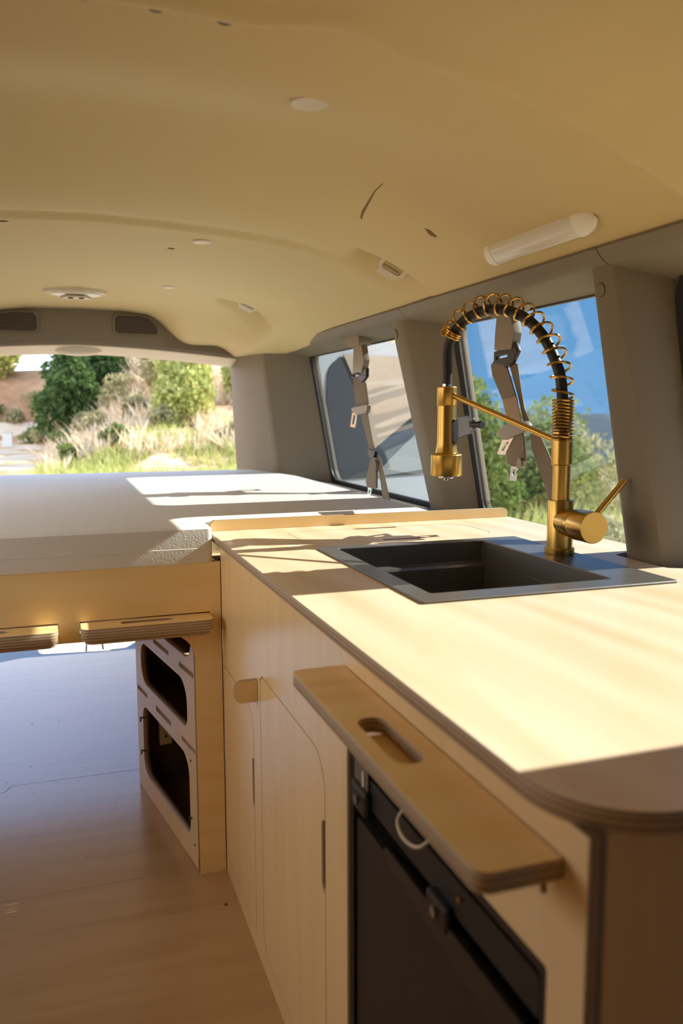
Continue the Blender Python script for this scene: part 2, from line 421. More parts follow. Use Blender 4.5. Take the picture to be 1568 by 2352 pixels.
def plant(name, x, y, h, w, m, size, n, label, cat, group=None, trunk=.0, nb=7, seed=0):
    rg = np.random.default_rng(seed+int(abs(x*100))); z = float(ground_z(x, y))-.05
    e = empty(name, (x, y, z), label, cat, group)
    blobs = []
    for i in range(nb):
        a = rg.uniform(0, 6.28); rr = rg.uniform(0, .55)*w/2; t = (i+.5)/nb
        cz = trunk+(h-trunk)*(.2+.62*t)
        s = rg.uniform(.30, .44)*w*(1-.45*t)
        blobs.append(((rr*math.cos(a)*(1-.4*t), rr*math.sin(a)*(1-.4*t), cz), (s, s, s*.8*min(1.3, h/w+.2))))
    leaves('foliage', blobs, n, size, m, e)
    st = tube('trunk', [(0, 0, -.1), (.02*w, .01*w, h*.35), (-.03*w, .02*w, h*.72)], [max(.03, h*.025), max(.025, h*.018), .012], M['bark'], n=7); st.parent = e
    return e

# hillside behind the van
plant('oak_tree', .75, 35, 3.9, 3.0, M['leaf_dark'], .13, 5200, 'dark green leafy tree on the bank beside the dirt road', 'tree', nb=9, seed=3)
plant('oak_tree', 2.1, 37, 3.4, 2.6, M['leaf_dark'], .13, 3000, 'second dark tree, higher up just behind the roadside tree', 'tree', nb=7, seed=5)
plant('willow_bush', 4.15, 27.2, 2.7, 2.5, M['leaf_lime'], .10, 6000, 'large bright yellow-green bush halfway up the dry slope', 'bush', nb=10, seed=8)
plant('willow_bush', 6.6, 29.0, 2.9, 2.2, M['leaf_lime'], .10, 3600, 'yellow-green bush against the rear pillar, beside the largest one', 'bush', nb=8, seed=2)
plant('willow_bush', 3.9, 31.5, 2.4, 2.6, M['leaf_olive'], .10, 3000, 'pale olive bush above the large yellow-green one', 'bush', nb=8, seed=4)
plant('sapling_tree', -2.75, 54, 3.4, 2.9, M['leaf_lime'], .17, 2600, 'light green tree on the far bank at the end of the road', 'tree', nb=8, seed=6)
plant('sapling_tree', -6.4, 56, 3.8, 3.0, M['leaf_mid'], .17, 1800, 'mid green tree farther along the far bank', 'tree', nb=8, seed=9)
for k, (x, y, h, w, mm) in enumerate([(-.6, 43, 1.1, 1.6, 'leaf_olive'), (.3, 31, .8, 1.3, 'leaf_mid'), (1.3, 29, .9, 1.4, 'leaf_olive'), (2.3, 33, 1.4, 1.6, 'leaf_olive'), (2.6, 29.5, .9, 1.3, 'leaf_olive'),
                                       (-1.2, 46.5, 1.2, 1.7, 'leaf_mid'), (3.2, 26.5, .7, 1.2, 'leaf_olive'), (.25, 25.5, .75, 1.1, 'leaf_mid'), (1.7, 25.6, .6, 1.0, 'leaf_mid'), (5.0, 24.6, .6, 1.1, 'leaf_olive'), (-2.2, 49, .9, 1.5, 'leaf_olive'), (-3.6, 50, 1.0, 1.6, 'leaf_mid'), (-1.0, 50.5, 1.1, 1.7, 'leaf_olive'), (.9, 33, .9, 1.3, 'leaf_olive')]):
    plant('low_shrub', x, y, h, w, M[mm], .09, 700, 'low grey-green shrub on the dry hillside behind the van', 'shrub', 'low shrubs on the hillside', nb=5, seed=20+k)

def tufts(name, n, xr, yr, hh, m, label, cond=None, lean=.5):
    x = RNG.uniform(*xr, n); y = RNG.uniform(*yr, n)
    if cond is not None: k = cond(x, y); x, y = x[k], y[k]
    n = len(x); z = ground_z(x, y); h = RNG.uniform(*hh, n); a = RNG.uniform(0, 6.28, n); w = h*.09
    b = np.stack([x, y, z-.02], 1); s = np.stack([np.cos(a)*w, np.sin(a)*w, 0*w], 1)
    t = b+np.stack([RNG.normal(0, lean, n)*h, RNG.normal(0, lean, n)*h, h], 1)
    v = np.stack([b-s, b+s, t], 1).reshape(-1, 3); o = pyd(name, v, np.arange(len(v)).reshape(-1, 3), m)
    return tag(o, label, 'grass', kind='stuff')
tufts('dry_grass', 9000, (-.4, 8.5), (23.5, 38), (.25, .7), M['straw'], 'pale dry straw grass over the hillside', lambda x, y: (np.sin(x*2.1+y*.9)+np.sin(y*1.3-x) > -.4))
tufts('green_grass', 9000, (-.6, 9), (19.5, 26.5), (.12, .4), M['blade'], 'fresh green grass at the foot of the hillside', lambda x, y: (np.sin(x*1.7+y*1.1)+np.sin(y*1.9) > -.7))
tufts('green_grass', 16000, (2.2, 16), (3, 19), (.15, .5), M['blade'], 'green grass growing beside the van below the side windows')
# bushes seen through the side window
for k, (az, R, top, w, mm, lb) in enumerate([
        (27.6, 11.0, 1.75, 2.0, 'leaf_mid', 'tall feathery green bush outside the side window beside the middle pillar'),
        (32.2, 13.0, 1.35, 2.2, 'leaf_mid', 'rounded green bush behind the hanging seat belt outside'),
        (34.3, 15.0, .95, 2.4, 'leaf_olive', 'lower olive bush outside, behind the faucet column'),
        (38.5, 17.0, .60, 2.8, 'leaf_mid', 'low green bush outside in front of the far mountain'),
        (21.0, 13.5, 1.5, 2.0, 'leaf_mid', 'green bush hidden partly by the middle window pillar'),
        (35.8, 8.0, .05, 1.6, 'leaf_olive', 'knee-high olive bush outside close to the side window')]):
    x, y = R*math.sin(math.radians(az)), R*math.cos(math.radians(az)); gz = float(ground_z(x, y))
    plant('leafy_bush', x, y, top-gz+.1, w, M[mm], .055, 5200, lb, 'bush', nb=9, seed=40+k)
# marker box at the road's far end
mb = empty('utility_box', (-2.28, 43.5, float(ground_z(-3, 43.5))), 'small pale box standing at the edge of the dirt road', 'box')
box('cabinet_body', (-2.5, 43.3, -.58), (-2.06, 43.7, .15), M['white_plastic'], mb, .02)
box('lid', (-2.52, 43.28, .15), (-2.04, 43.72, .19), M['cap'], mb, .01)

# ------------------------------------------------------------------ van shell
CX = .10
# floor: three plywood sheets with jogged seams
def sheet(pts): return pts
fl1 = [(-.95, -1.7), (1.2, -1.7), (1.2, 1.884), (.215, 1.896), (.205, 1.9185), (-.95, 1.9245)]
fl2 = [(-.95, 1.9265), (.2065, 1.9205), (.2165, 1.898), (1.2, 1.886), (1.2, 2.53), (-.172, 2.549), (-.19, 2.508), (-.95, 2.520)]
fl3 = [(-.95, 2.522), (-.1915, 2.510), (-.1735, 2.551), (1.2, 2.532), (1.2, 3.89), (.31, 3.905), (-.1, 3.925), (-.19, 3.93), (-.29, 3.888), (-.95, 3.6)]
fo = plate('floor', [fl1], .018, F_top(-.018), [M['ply_floor'], M['edge_plain']]); struct(fo)
struct(plate('floor', [fl2], .018, F_top(-.018), [M['ply_floor'], M['edge_plain']]))
struct(plate('floor', [fl3], .018, F_top(-.018), [M['ply_floor'], M['edge_plain']]))
struct(box('floor', (-1.0, -1.75, -.06), (1.25, 3.98, -.020), M['black_gap']))
# rear sill scuff plate with notched edge
sill = plate('door_sill', [[(-.95, 3.86), (1.2, 3.86), (1.2, 4.13), (.335, 4.125), (.30, 4.06), (.27, 4.015), (.205, 4.01), (.19, 3.995), (-.105, 4.035), (-.122, 4.06), (-.132, 4.135), (-.155, 4.15), (-.5, 4.165), (-.95, 4.165)]], .012, F_top(-.0195-.011), [M['scuff']])
struct(sill); sill.name = 'floor_sill'
loop = tube('door_striker', [(.088, 3.985, -.01), (.090, 4.0, .012), (.094, 4.03, .018), (.155, 4.028, .018), (.163, 4.0, .012), (.165, 3.985, -.01)], .0045, M['black'], n=8)
tag(loop, 'black wire striker loop on the rear door sill', 'striker')

# lower side walls, front bulkhead, outer roof
struct(box('wall_right', (1.165, -1.7, -.02), (1.21, 3.97, .76), M['trim']))
struct(box('wall_left', (-.99, -1.7, -.02), (-.95, 3.97, .80), M['ply']))
struct(box('roof', (-1.05, -1.75, 1.70), (1.25, 4.0, 1.73), M['van_paint']))
# leaning upper wall with the window openings
LEAN = frame((1.16, 0, .82), (0, 1, 0), (-.18, 0, 1))
wins = [rect(2.385, -.022, 3.515, .545, .055), rect(1.345, -.03, 2.125, .545, .05), rect(.53, -.03, 1.235, .545, .06), rect(-.95, -.03, -.25, .50, .06)]
LEANL = frame((-.96, 0, .82), (0, -1, 0), (.18, 0, 1))
struct(plate('wall_right', [rect(-1.72, -.075, 3.6, .66)]+wins, .03, LEAN, [M['trim_dark']]))
wl = [rect(-3.5, -.03, -2.4, .545, .05), rect(-2.15, -.60, -.45, .545, .05), rect(-.25, -.03, 1.3, .50, .06)]
struct(plate('wall_left', [rect(-3.97, -.04, 1.72, .70)]+[wl[0], rect(-2.125, -.03, -.95, .545, .05)], .03, LEANL, [M['trim_dark']]))
struct(box('wall_front', (-1.0, -1.76, -.02), (1.2, -1.70, 1.72), M['trim_dark']))
for i, w in enumerate([(2.385, -.022, 3.515, .545, .055), (1.345, -.03, 2.125, .545, .05), (.53, -.03, 1.235, .545, .06)]):
    ww = empty('window_%d' % (i+1)); struct(ww)
    y0, v0, y1, v1, r = w
    plate('glass', [rect(y0-.004, v0-.004, y1+.004, v1+.004, r)], .004, LEAN @ Matrix.Translation((0, 0, .012)), [M['tint'] if i == 0 else M['glass']], ww)
    plate('gasket', [rect(y0-.012, v0-.012, y1+.012, v1+.012, r+.01), rect(y0+.012, v0+.012, y1-.012, v1-.012, r)], .012, LEAN @ Matrix.Translation((0, 0, -.010)), [M['rubber']], ww)

v, f = [], []
for r_ in range(5):
    y = 2.118
    while y > 2.062:
        l = random.uniform(.003, .008); z = .853-r_*.0055; n0 = len(v); xg = 1.157-.18*(z-.82)-.002
        for (yy_, zz_) in ((y, z), (y-l, z), (y-l, z+.0028), (y, z+.0028)): v.append((xg, yy_, zz_))
        f.append((n0, n0+1, n0+2, n0+3)); y -= l+.0022
gm = pyd('glass_marking', v, f, M['rubber']); gm.parent = bpy.data.objects['window_2']

# ceiling: moulded headliner
def interp(u, xs, zs): return np.interp(u, xs, zs)
def ceil_z(x, y):
    x = np.asarray(x, float); y = np.asarray(y, float)
    u = np.abs(x-CX)
    A = np.interp(u, [0, .15, .3, .4, .5, .6, .7, .78, .82, .85, .9], [1.565, 1.562, 1.555, 1.547, 1.535, 1.513, 1.477, 1.437, 1.409, 1.381, 1.375])
    B = np.interp(u, [0, .2, .306, .357, .407, .45, .493, .609, .654, .694, .8, .9], [1.562, 1.558, 1.546, 1.518, 1.464, 1.430, 1.416, 1.415, 1.396, 1.362, 1.36, 1.36])
    sd = sstep(.52, .74, u); w = sstep(3.2-.45*sd, 3.85-.32*sd, y)**(1.6-.5*sd)
    z = A*(1-w)+B*w
    side = 1-sstep(.50, .80, u)
    yy = y-.02*np.sin(u*3)
    bump = .075*sstep(1.14, 1.55, yy)*(1-sstep(1.45, 2.05, yy))          # hollow between the ridge and the step
    bump = bump+.007*sstep(2.02, 2.09, yy)*(1-sstep(2.09, 2.125, yy))-.004*sstep(2.09, 2.125, yy)
    yf = yy+.04*np.exp(-((u-.22)/.06)**2)-.05*sstep(.3, .75, u)
    fr = -.030*(1-sstep(.945, .970, yf))-.006*np.exp(-((yf-.93)/.03)**2)
    z = z+side*bump+(1-.8*sstep(.72, .86, u))*fr
    for (hx, hy) in ((.82, 2.03), (.70, 3.2), (-.62, 2.03), (-.50, 3.2)):   # pockets of the coat hooks
        dx = (x-hx)/.075; dy = y-hy
        z = z+.072*np.exp(-dx**4)*sstep(-.057, -.044, dy)*(1-sstep(-.035, .14, dy))
    return z
def smooth_rows(Z, k=3):
    for _ in range(k): Z[:, 1:-1] = (Z[:, :-2]+2*Z[:, 1:-1]+Z[:, 2:])/4
    return Z
xs = np.linspace(CX-.855, CX+.855, 172); ys = np.linspace(-1.7, 3.853, 480)
ceil = grid('ceiling', xs, ys, lambda x, y: smooth_rows(ceil_z(x, y)), M['head']); struct(ceil)
def cz(x, y): return float(ceil_z(x, y))

# trims: roof rail, pillars, rear header
def lean_sec(pts, z, z0=.80, dx=-.18, dy=0.0): return [(x+dx*(z-z0), y+dy*(z-z0), z) for x, y in pts]
def rail(name, y0, y1, s=1):
    sec = [(.925, 1.396), (.938, 1.380), (.950, 1.3715), (.965, 1.3685), (1.068, 1.343), (1.085, 1.36), (1.06, 1.46), (.95, 1.46)]
    if s < 0: sec = [(2*CX-x, z) for x, z in sec]
    return struct(loft(name, [[(x, y, z) for x, z in sec] for y in (y0, y1)], M['trim'], smooth=50))
rail('trim_1', 2.203, 3.56); rail('trim_2', 1.296, 2.200); rail('trim_3', -1.69, 1.293); rail('trim_4', -1.69, 3.56, -1)
pB = [(1.168, 2.40), (1.105, 2.330), (1.070, 2.268), (1.060, 2.254), (1.055, 2.242), (1.055, 2.172), (1.060, 2.158), (1.095, 2.145), (1.168, 2.120)]
tB = struct(loft('trim_5', [[(x-.18*(z-.80), y+.14*max(0, z-.8)*max(0, min(1, (1.15-x)/.08)), z) for x, y in pB] for z in (.74, .82, .95, 1.1, 1.25, 1.36, 1.40)], M['trim'], smooth=40))
pC = [(1.168, 1.395), (1.10, 1.372), (1.066, 1.350), (1.057, 1.338), (1.054, 1.326), (1.054, 1.300), (1.062, 1.284), (1.10, 1.268), (1.168, 1.245)]
tC = struct(loft('trim_6', [[(x-.18*(z-.80), y+.012*(z-.8)-(.10*max(0, 1.30-max(z, .8))*(1 if i >= 5 and i < 8 else 0)), z) for i, (x, y) in enumerate(pC)] for z in (.70, .95, 1.1, 1.25, 1.36, 1.40)], M['trim'], smooth=40))
pA = [(1.168, .55), (1.08, .53), (1.055, .49), (1.055, .30), (1.08, .25), (1.168, .22)]
struct(loft('trim_7', [lean_sec(pA, z) for z in (.0, .95, 1.40)], M['trim'], smooth=40))
pD0 = [(.826, 3.99), (.838, 3.88), (.872, 3.70), (.910, 3.575), (.916, 3.560), (.926, 3.550), (.945, 3.545), (1.10, 3.525), (1.165, 3.505), (1.20, 3.62), (1.20, 3.99)]
def secD(z):
    out = []
    for i, (x, y) in enumerate(pD0):
        k = (-.05, -.07, -.09, -.11, -.115, -.12, -.125, -.14, -.17, -.17, -.17)[i]
        out.append((x+k*(z-.82), y, z))
    return out
tD = struct(loft('trim_8', [secD(z) for z in (.60, .9, 1.15, 1.36, 1.43)], M['trim'], smooth=24))
def caps(parent, name, c, r, nrm):
    o = lathe(name, [(r, -.004), (r, .0012), (r*.9, .0022), (0, .0022)], M['trim'], c, nrm); par(o, parent)
    q = lathe('seam_ring', [(r*1.1, -.004), (r*1.1, .0004), (0, .0004)], M['rubber'], c, nrm); par(q, parent)
caps(tB, 'bolt_cap', (.9583, 2.300, 1.335), .0125, (-1, 0, -.18)); caps(tC, 'bolt_cap', (.9585, 1.322, 1.330), .0120, (-1, .0, -.18))
# sill ledge under the rear side window, beside the mattress
struct(loft('trim_9', [[(.96, y, .70), (1.165, y, .70), (1.165, y, .792), (1.10, y, .800), (.985, y, .788), (.96, y, .775)] for y in (2.0, 3.56)], M['trim_dark'], smooth=40))

hx_ = [-.62, -.50, -.40, -.30, -.25, -.20, -.1, 0, .1, .2, .306+.1, .457, .507, .55, .593, .65, .709, .754, .80, .84]
def hdr_top(x):
    u = abs(x-CX); return float(np.interp(u, [0, .2, .306, .357, .407, .45, .493, .609, .654, .694, .8], [1.566, 1.562, 1.552, 1.524, 1.470, 1.434, 1.421, 1.420, 1.402, 1.368, 1.362]))
def hdr_mid(x):
    u = abs(x-CX); return 1.405-.028*(u/.5)**1.6
xx = [CX+d for d in np.linspace(-.74, .74, 60)]
secs = [[(x, 3.848, hdr_top(x)+.004), (x, 3.846, max(hdr_top(x)-.01, hdr_mid(x)+.01)), (x, 3.844, hdr_mid(x)+.012), (x, 3.853, hdr_mid(x)), (x, 3.90, hdr_mid(x)-.016), (x, 3.965, hdr_mid(x)-.030), (x, 3.985, 1.47), (x, 3.90, hdr_top(x)+.02)] for x in xx]
hd = struct(loft('trim_10', secs, M['trim'], smooth=38)); hd.name = 'trim_10'
struct(box('wall_rear', (-.9, 3.93, 1.47), (1.12, 3.99, 1.72), M['trim_dark']))
struct(loft('trim_11', [[(2*CX-x, y, z) for x, y, z in secD(zz)] for zz in (.60, .9, 1.15, 1.36, 1.43)], M['trim'], smooth=38))
def grille(sgn):
    P = [(.154, 1.524), (.172, 1.542), (.255, 1.540), (.312, 1.530), (.356, 1.482), (.352, 1.447), (.168, 1.447), (.152, 1.461)]
    G = [(CX+sgn*u, z) for u, z in P]
    g0 = plate('speaker_grille', [rpoly(G, .008, 3)], .006, F_y(3.846), [M['trim_dark']], hd)
    cx_ = CX+sgn*.25; I = [(cx_+(x-cx_)*.90, 1.4945+(z-1.4945)*.84) for x, z in G]
    plate('grille_mesh', [rpoly(I, .006, 3)], .002, F_y(3.839), [M['grille']], hd)
    v, f = [], []
    for k in range(11):
        z = 1.4575+k*.0074
        xs_ = [p for p in I]; hi = .1*0+cx_
        # span of this slat inside the grille outline
        us = []
        for (a, b) in zip(I, I[1:]+I[:1]):
            if (a[1]-z)*(b[1]-z) < 0: us.append(a[0]+(b[0]-a[0])*(z-a[1])/(b[1]-a[1]))
        if len(us) < 2: continue
        x0, x1 = min(us)+.003, max(us)-.003; n0 = len(v)
        for y in (3.8375, 3.833):
            v += [(x0, y, z-.0014), (x1, y, z-.0014), (x1, y, z+.0014), (x0, y, z+.0014)]
        f += [tuple(n0+q for q in t) for t in ((4, 5, 6, 7), (0, 3, 2, 1), (0, 1, 5, 4), (3, 7, 6, 2), (0, 4, 7, 3), (1, 2, 6, 5))]
    o = pyd('grille_slats', v, f, M['trim_dark']); par(o, hd)
    plate('grille_rim', [rpoly(G, .010, 4), rpoly(I, .006, 4)], .008, F_y(3.8455), [M['trim']], hd)
grille(1); grille(-1)
vv = []
for x in xx:
    m_ = hdr_mid(x); vv += [(x, 3.855, m_-.005), (x, 3.90, m_-.0215), (x, 3.963, m_-.036), (x, 3.963, m_-.030), (x, 3.90, m_-.0155), (x, 3.855, m_-.001)]
rs = loft('reveal_strip', [vv[i*6:i*6+6] for i in range(len(xx))], M['cap'], hd, smooth=30)
# brake light housing under the header
v = []; f = []
NU, NV = 24, 8
for j in range(NV+1):
    for i in range(NU+1):
        t = -1+2*i/NU; a = math.pi*j/NV
        w_ = math.sqrt(max(0, 1-abs(t)**2.6))
        v.append((CX+.008+t*.112, 3.915-.05*math.cos(a)*w_, hdr_mid(CX)-.010-.036*math.sin(a)*w_))
for j in range(NV):
    for i in range(NU): f.append((j*(NU+1)+i, j*(NU+1)+i+1, (j+1)*(NU+1)+i+1, (j+1)*(NU+1)+i))
o = pyd('brake_light_housing', v, f, M['cap'], smooth=True); par(o, hd)

# ------------------------------------------------------------------ headliner fittings
def cap_button(x, y, r, label):
    e = lathe('headliner_cap', [(r, .006), (r, -.001), (r*.93, -.0035), (r*.6, -.0052), (0, -.0055)], M['cap'], (x, y, cz(x, y)), (0, 0, 1))
    tag(e, label, 'cap', 'round headliner caps')
cap_button(.375, 1.235, .030, 'large round beige cap in the headliner, the one nearest the sink')
cap_button(.382, 2.23, .026, 'round beige cap just behind the headliner step')
cap_button(.397, 3.05, .022, 'small round beige cap close to the dome light')
for i, x in enumerate((.047, .126, .205)):
    y = 1.004+.003*i
    v = lathe('roof_clip', [(.0, -.0035), (.009, -.003), (.0125, 0), (.013, .008), (0, .008)], M['rubber'], (x, y, cz(x, y)-.002), (0, 0, 1))
    tag(v, ('leftmost', 'middle', 'rightmost')[i]+' of the three black oval clips along the front headliner edge', 'clip', 'black headliner clips')
# dome light
dx, dy = .088, 3.30; dz = cz(dx, dy)
dl = empty('dome_light', (dx, dy, dz), 'oval dome light with two black switches near the rear header', 'light')
def ell(name, a, b, prof, m, parent, c):
    n = 40; v, f = [], []
    for s, h in prof:
        for k in range(n):
            q = 2*math.pi*k/n; v.append((c[0]+a*s*math.cos(q), c[1]+b*s*math.sin(q), c[2]+h))
    for i in range(len(prof)-1):
        for k in range(n): f.append((i*n+k, (i+1)*n+k, (i+1)*n+(k+1) % n, i*n+(k+1) % n))
    f.append(tuple(range((len(prof)-1)*n, len(prof)*n)))
    o = pyd(name, v, f, m); autosmooth(o, 40); par(o, parent); return o
ell('bezel', .115, .062, [(1, .01), (1, -.004), (.95, -.012), (.80, -.016), (.0, -.016)], M['cap'], dl, (dx, dy, dz))
ell('lens', .095, .05, [(1, -.014), (.98, -.019), (.7, -.024), (0, -.026)], M['white_plastic'], dl, (dx, dy-.004, dz))
plate('switch_panel', [rpoly([(-.062, .038), (.062, .038), (.030, -.028), (-.030, -.028)], .012)], .006, Matrix.Translation((dx, dy-.022, dz-.032)) @ Matrix.Rotation(0, 4, 'X'), [M['cap']], dl)
for s in (-1, 1): ell('switch', .010, .009, [(1, 0), (.9, -.005), (0, -.006)], M['black'], dl, (dx+s*.019, dy-.032, dz-.031))
# LED strip light
lx = .878; ly0, ly1 = 1.235, 1.60
lb = empty('strip_light', (lx, (ly0+ly1)/2, cz(lx, 1.4)), 'slim white tube light on the headliner above the side windows', 'light')
def lsec(y, s=1.0, dz=0.0):
    t = []; zc = cz(lx, 1.42)-.006; nx, nz = .45, .89                      # follows the curve of the headliner
    for k in range(13):
        a = math.pi*k/12; u = .0175*s*math.cos(a); d = -.017*s*math.sin(a)
        t.append((lx+u*nz-d*-nx*0+d*nx*-.0, y, zc-u*.60+d+dz))
    for u in (-.0175*s, .0175*s): t.append((lx+u*nz, y, zc-u*.60+.012*s+dz))
    return t
loft('diffuser', [lsec(ly0+.045), lsec(ly1-.028)], M['diffuser'], lb, smooth=40)
loft('end_cap', [lsec(ly0-.005, .12), lsec(ly0, .42), lsec(ly0+.008, .70), lsec(ly0+.02, .93), lsec(ly0+.036, 1.06), lsec(ly0+.048, 1.06)], M['white_plastic'], lb, smooth=50)
loft('end_cap', [lsec(ly1-.03, 1.06), lsec(ly1-.012, 1.06), lsec(ly1-.002, .9), lsec(ly1+.002, .5)], M['white_plastic'], lb, smooth=50)
# coat hooks
def hook(x, y, label):
    z = cz(x, y-.075)
    e = empty('coat_hook', (x, y, z), label, 'hook', 'beige coat hooks')
    Mh = Matrix.Translation((x, y, z+.012)) @ Matrix.Rotation(math.radians(25), 4, 'Y') @ Matrix.Rotation(math.radians(-40), 4, 'X')
    o = plate('hook_loop', [rect(-.040, -.034, .040, .014, .016), rect(-.028, -.022, .028, .020-.012, .008)], .008, Mh, [M['cap']], e); bevel(o, .002)
    o = plate('hook_base', [rect(-.03, .004, .03, .03, .008)], .014, Mh @ Matrix.Translation((0, 0, .004)), [M['cap']], e); bevel(o, .002)
hook(.835, 2.035, 'beige coat hook recessed in the headliner above the sink')
hook(.715, 3.20, 'beige coat hook recessed near the rear pillar')
# torn spots in the headliner
for i, (x, y, a, b) in enumerate(((-.1, 2.16, .016, .010), (.318, 2.365, .013, .009), (.79, 1.70, .019, .011))):
    n = 14; v = []
    for k in range(n):
        q = 2*math.pi*k/n; r = random.uniform(.45, 1); px, py = x+a*r*math.cos(q), y+b*r*math.sin(q); v.append((px, py, cz(px, py)-.0012))
    v.append((x, y, cz(x, y)-.0015)); o = pyd('tear', v, [(k, (k+1) % n, n) for k in range(n)], M['tear']); par(o, ceil)
v = []; sc_ = [(.672, 1.82), (.665, 1.79), (.660, 1.74), (.655, 1.69), (.657, 1.65)]
for i, (x, y) in enumerate(sc_): w_ = (.002, .0026, .0018, .001, .0006)[i]; v += [(x-w_, y, cz(x-w_, y)-.0012), (x+w_, y, cz(x+w_, y)-.0012)]
o = pyd('scratch', v, [(2*i, 2*i+1, 2*i+3, 2*i+2) for i in range(4)], M['tear']); par(o, ceil)

# ------------------------------------------------------------------ worktop and kitchen cabinet
ZT = .823
wt = empty('worktop', (.7, 1.2, .805), 'sunlit birch plywood worktop around the sink', 'worktop')
out = rpoly([(.336, .454), (1.154, .454), (1.154, 1.155), (1.044, 1.215), (1.044, 1.365), (1.154, 1.41), (1.154, 1.982), (.336, 1.982)], [.085, 0, 0, .01, .01, 0, 0, .004], 10)
sink_hole = rect(.522, 1.118, .955, 1.612, .004, 2)
lid = rect(.508, 1.700, .966, 1.892, [.004, .05, .05, .004])
lid_hole = rpoly([(.5060, 1.698), (.968, 1.698), (.968, 1.8935), (.506, 1.8935)], [.03, .05, .05, .03])
lid_out = rpoly([(.5078, 1.6998), (.9662, 1.6998), (.9662, 1.8917), (.5078, 1.8917)], [.029, .048, .048, .029])
# finger slots cut into the lid's long edges
def with_slots(P, slots):
    res = []
    for i, p in enumerate(P):
        res.append(p); q = P[(i+1) % len(P)]
        for (y, x0, x1, d) in slots:
            if abs(p[1]-y) < .003 and abs(q[1]-y) < .003 and abs(p[0]-q[0]) > .2:
                a, b = (x0, x1) if p[0] < q[0] else (x1, x0); s = 1 if a < b else -1
                res += [(a, p[1]), (a+s*.004, p[1]+d), (b-s*.004, p[1]+d), (b, p[1])]
    return res
lid_out = with_slots(lid_out, [(1.8917, .676, .790, -.012), (1.6998, .680, .788, .012)])
top = plate('top_board', [out, sink_hole, lid_hole], .018, F_top(.805), PLYT, wt); bevel(top, .0012, 1, 60)
plate('hatch_lid', [lid_out], .0178, F_top(.805), PLYT, wt)
bs = plate('backsplash', [rpoly([(.340, .8235), (1.150, .8235), (1.150, .8475), (.340, .849)], [0, 0, .02, .02])], .015, F_y(1.981), [M['ply'], M['edge_plain']], wt)

kc = empty('kitchen_cabinet', (.7, 1.2, 0), 'birch plywood galley cabinet under the worktop', 'cabinet')
XF = .348; T = .015
d1 = rpoly([(1.567, .045), (1.874, .045), (1.874, .517), (1.567, .517)], [.012, .05, .012, .06], 8)
d2 = rpoly([(1.097, .045), (1.500, .045), (1.500, .608), (1.097, .608)], [.05, .05, .02, .06], 8)
def off(P, d):
    c = [(min(p[0] for p in P)+max(p[0] for p in P))/2, (min(p[1] for p in P)+max(p[1] for p in P))/2]
    hx2, hy2 = (max(p[0] for p in P)-min(p[0] for p in P))/2, (max(p[1] for p in P)-min(p[1] for p in P))/2
    return [(c[0]+(p[0]-c[0])*(hx2+d)/hx2, c[1]+(p[1]-c[1])*(hy2+d)/hy2) for p in P]
fr_hole = rect(.520, .030, .998, .672, .004, 2)
shelf_slot = rect(.500, .7573, 1.008, .7747, .002, 2)
plate('front_panel', [rect(.472, .0, 1.8855, .8045), off(d1, .0027), off(d2, .0027), fr_hole], T, F_x(XF), PLYV, kc)
def door_slots(P, y, z0, z1):
    """cuts a finger slot into the edge at y"""
    res = []
    for i, p in enumerate(P):
        res.append(p); q = P[(i+1) % len(P)]
        if abs(p[0]-y) < .002 and abs(q[0]-y) < .002 and abs(p[1]-q[1]) > .2:
            a, b = (z0, z1) if p[1] < q[1] else (z1, z0); s = 1 if a < b else -1
            res += [(y, a), (y+.012, a+s*.004), (y+.016, a+s*.012), (y+.016, b-s*.012), (y+.012, b-s*.004), (y, b)]
    return res
da = plate('door', [door_slots(d1, 1.567, .305, .415)], T, F_x(XF), PLYV, kc)
db = plate('door', [door_slots(d2, 1.097, .395, .512)], T, F_x(XF), PLYV, kc)
plate('finger_slot', [rect(1.56, .30, 1.60, .42)], .003, F_x(XF+.016), [M['black_gap']], da)
plate('finger_slot', [rect(1.09, .39, 1.13, .517)], .003, F_x(XF+.016), [M['black_gap']], db)
plate('end_panel', [rect(.364, .0, 1.15, .8045)], .018, F_y(.490), [M['ply_v'], M['edge_plain']], kc)
plate('end_panel', [rect(.364, .0, 1.15, .8045)], .018, F_y(1.977), [M['ply_v'], M['edge_plain']], kc)
plate('divider', [rect(.364, .0, 1.14, .780)], .015, F_y(1.05), [M['ply_v'], M['edge_plain']], kc)
# turn latch: small rounded tab standing off the front between the doors
tl = plate('latch_tab', [rpoly([(.302, .548), (.3475, .548), (.3475, .592), (.302, .592)], [.016, 0, 0, .016])], .012, F_y(1.536), PLYV, kc); bevel(tl, .0015)

# folding shelf on the cabinet front
SH = plate('folding_shelf', [rpoly([(.2745, .500), (.3465, .500), (.3465, 1.008), (.2745, 1.008)], [.014, 0, 0, .014]),
                             rpoly([(.293, .692), (.325, .692), (.325, .818), (.293, .818)], .0155, 8)], .0175, F_top(.7572), [M['ply'], M['edge']])
bevel(SH, .0012, 1, 60)
tag(SH, 'narrow plywood shelf with an oval slot, jutting from the cabinet above the fridge', 'shelf')
st = plate('stop_block', [rect(.296, .70, .3455, .81, .01)], .014, F_top(.7428), PLY, SH)
pg = tube('hinge_pin', [(.338, .515, .758), (.338, .512, .742)], .0025, M['trim'], n=8); par(pg, SH)

def bezier_like(K, n=6):
    K = [Vector(k) for k in K]; out = []
    for i in range(len(K)-1):
        p0, p1, p2, p3 = K[max(i-1, 0)], K[i], K[i+1], K[min(i+2, len(K)-1)]
        for s in range(n):
            q = s/n; out.append(.5*((2*p1)+(p2-p0)*q+(2*p0-5*p1+4*p2-p3)*q*q+(3*p1-p0-3*p2+p3)*q**3))
    return out+[K[-1]]
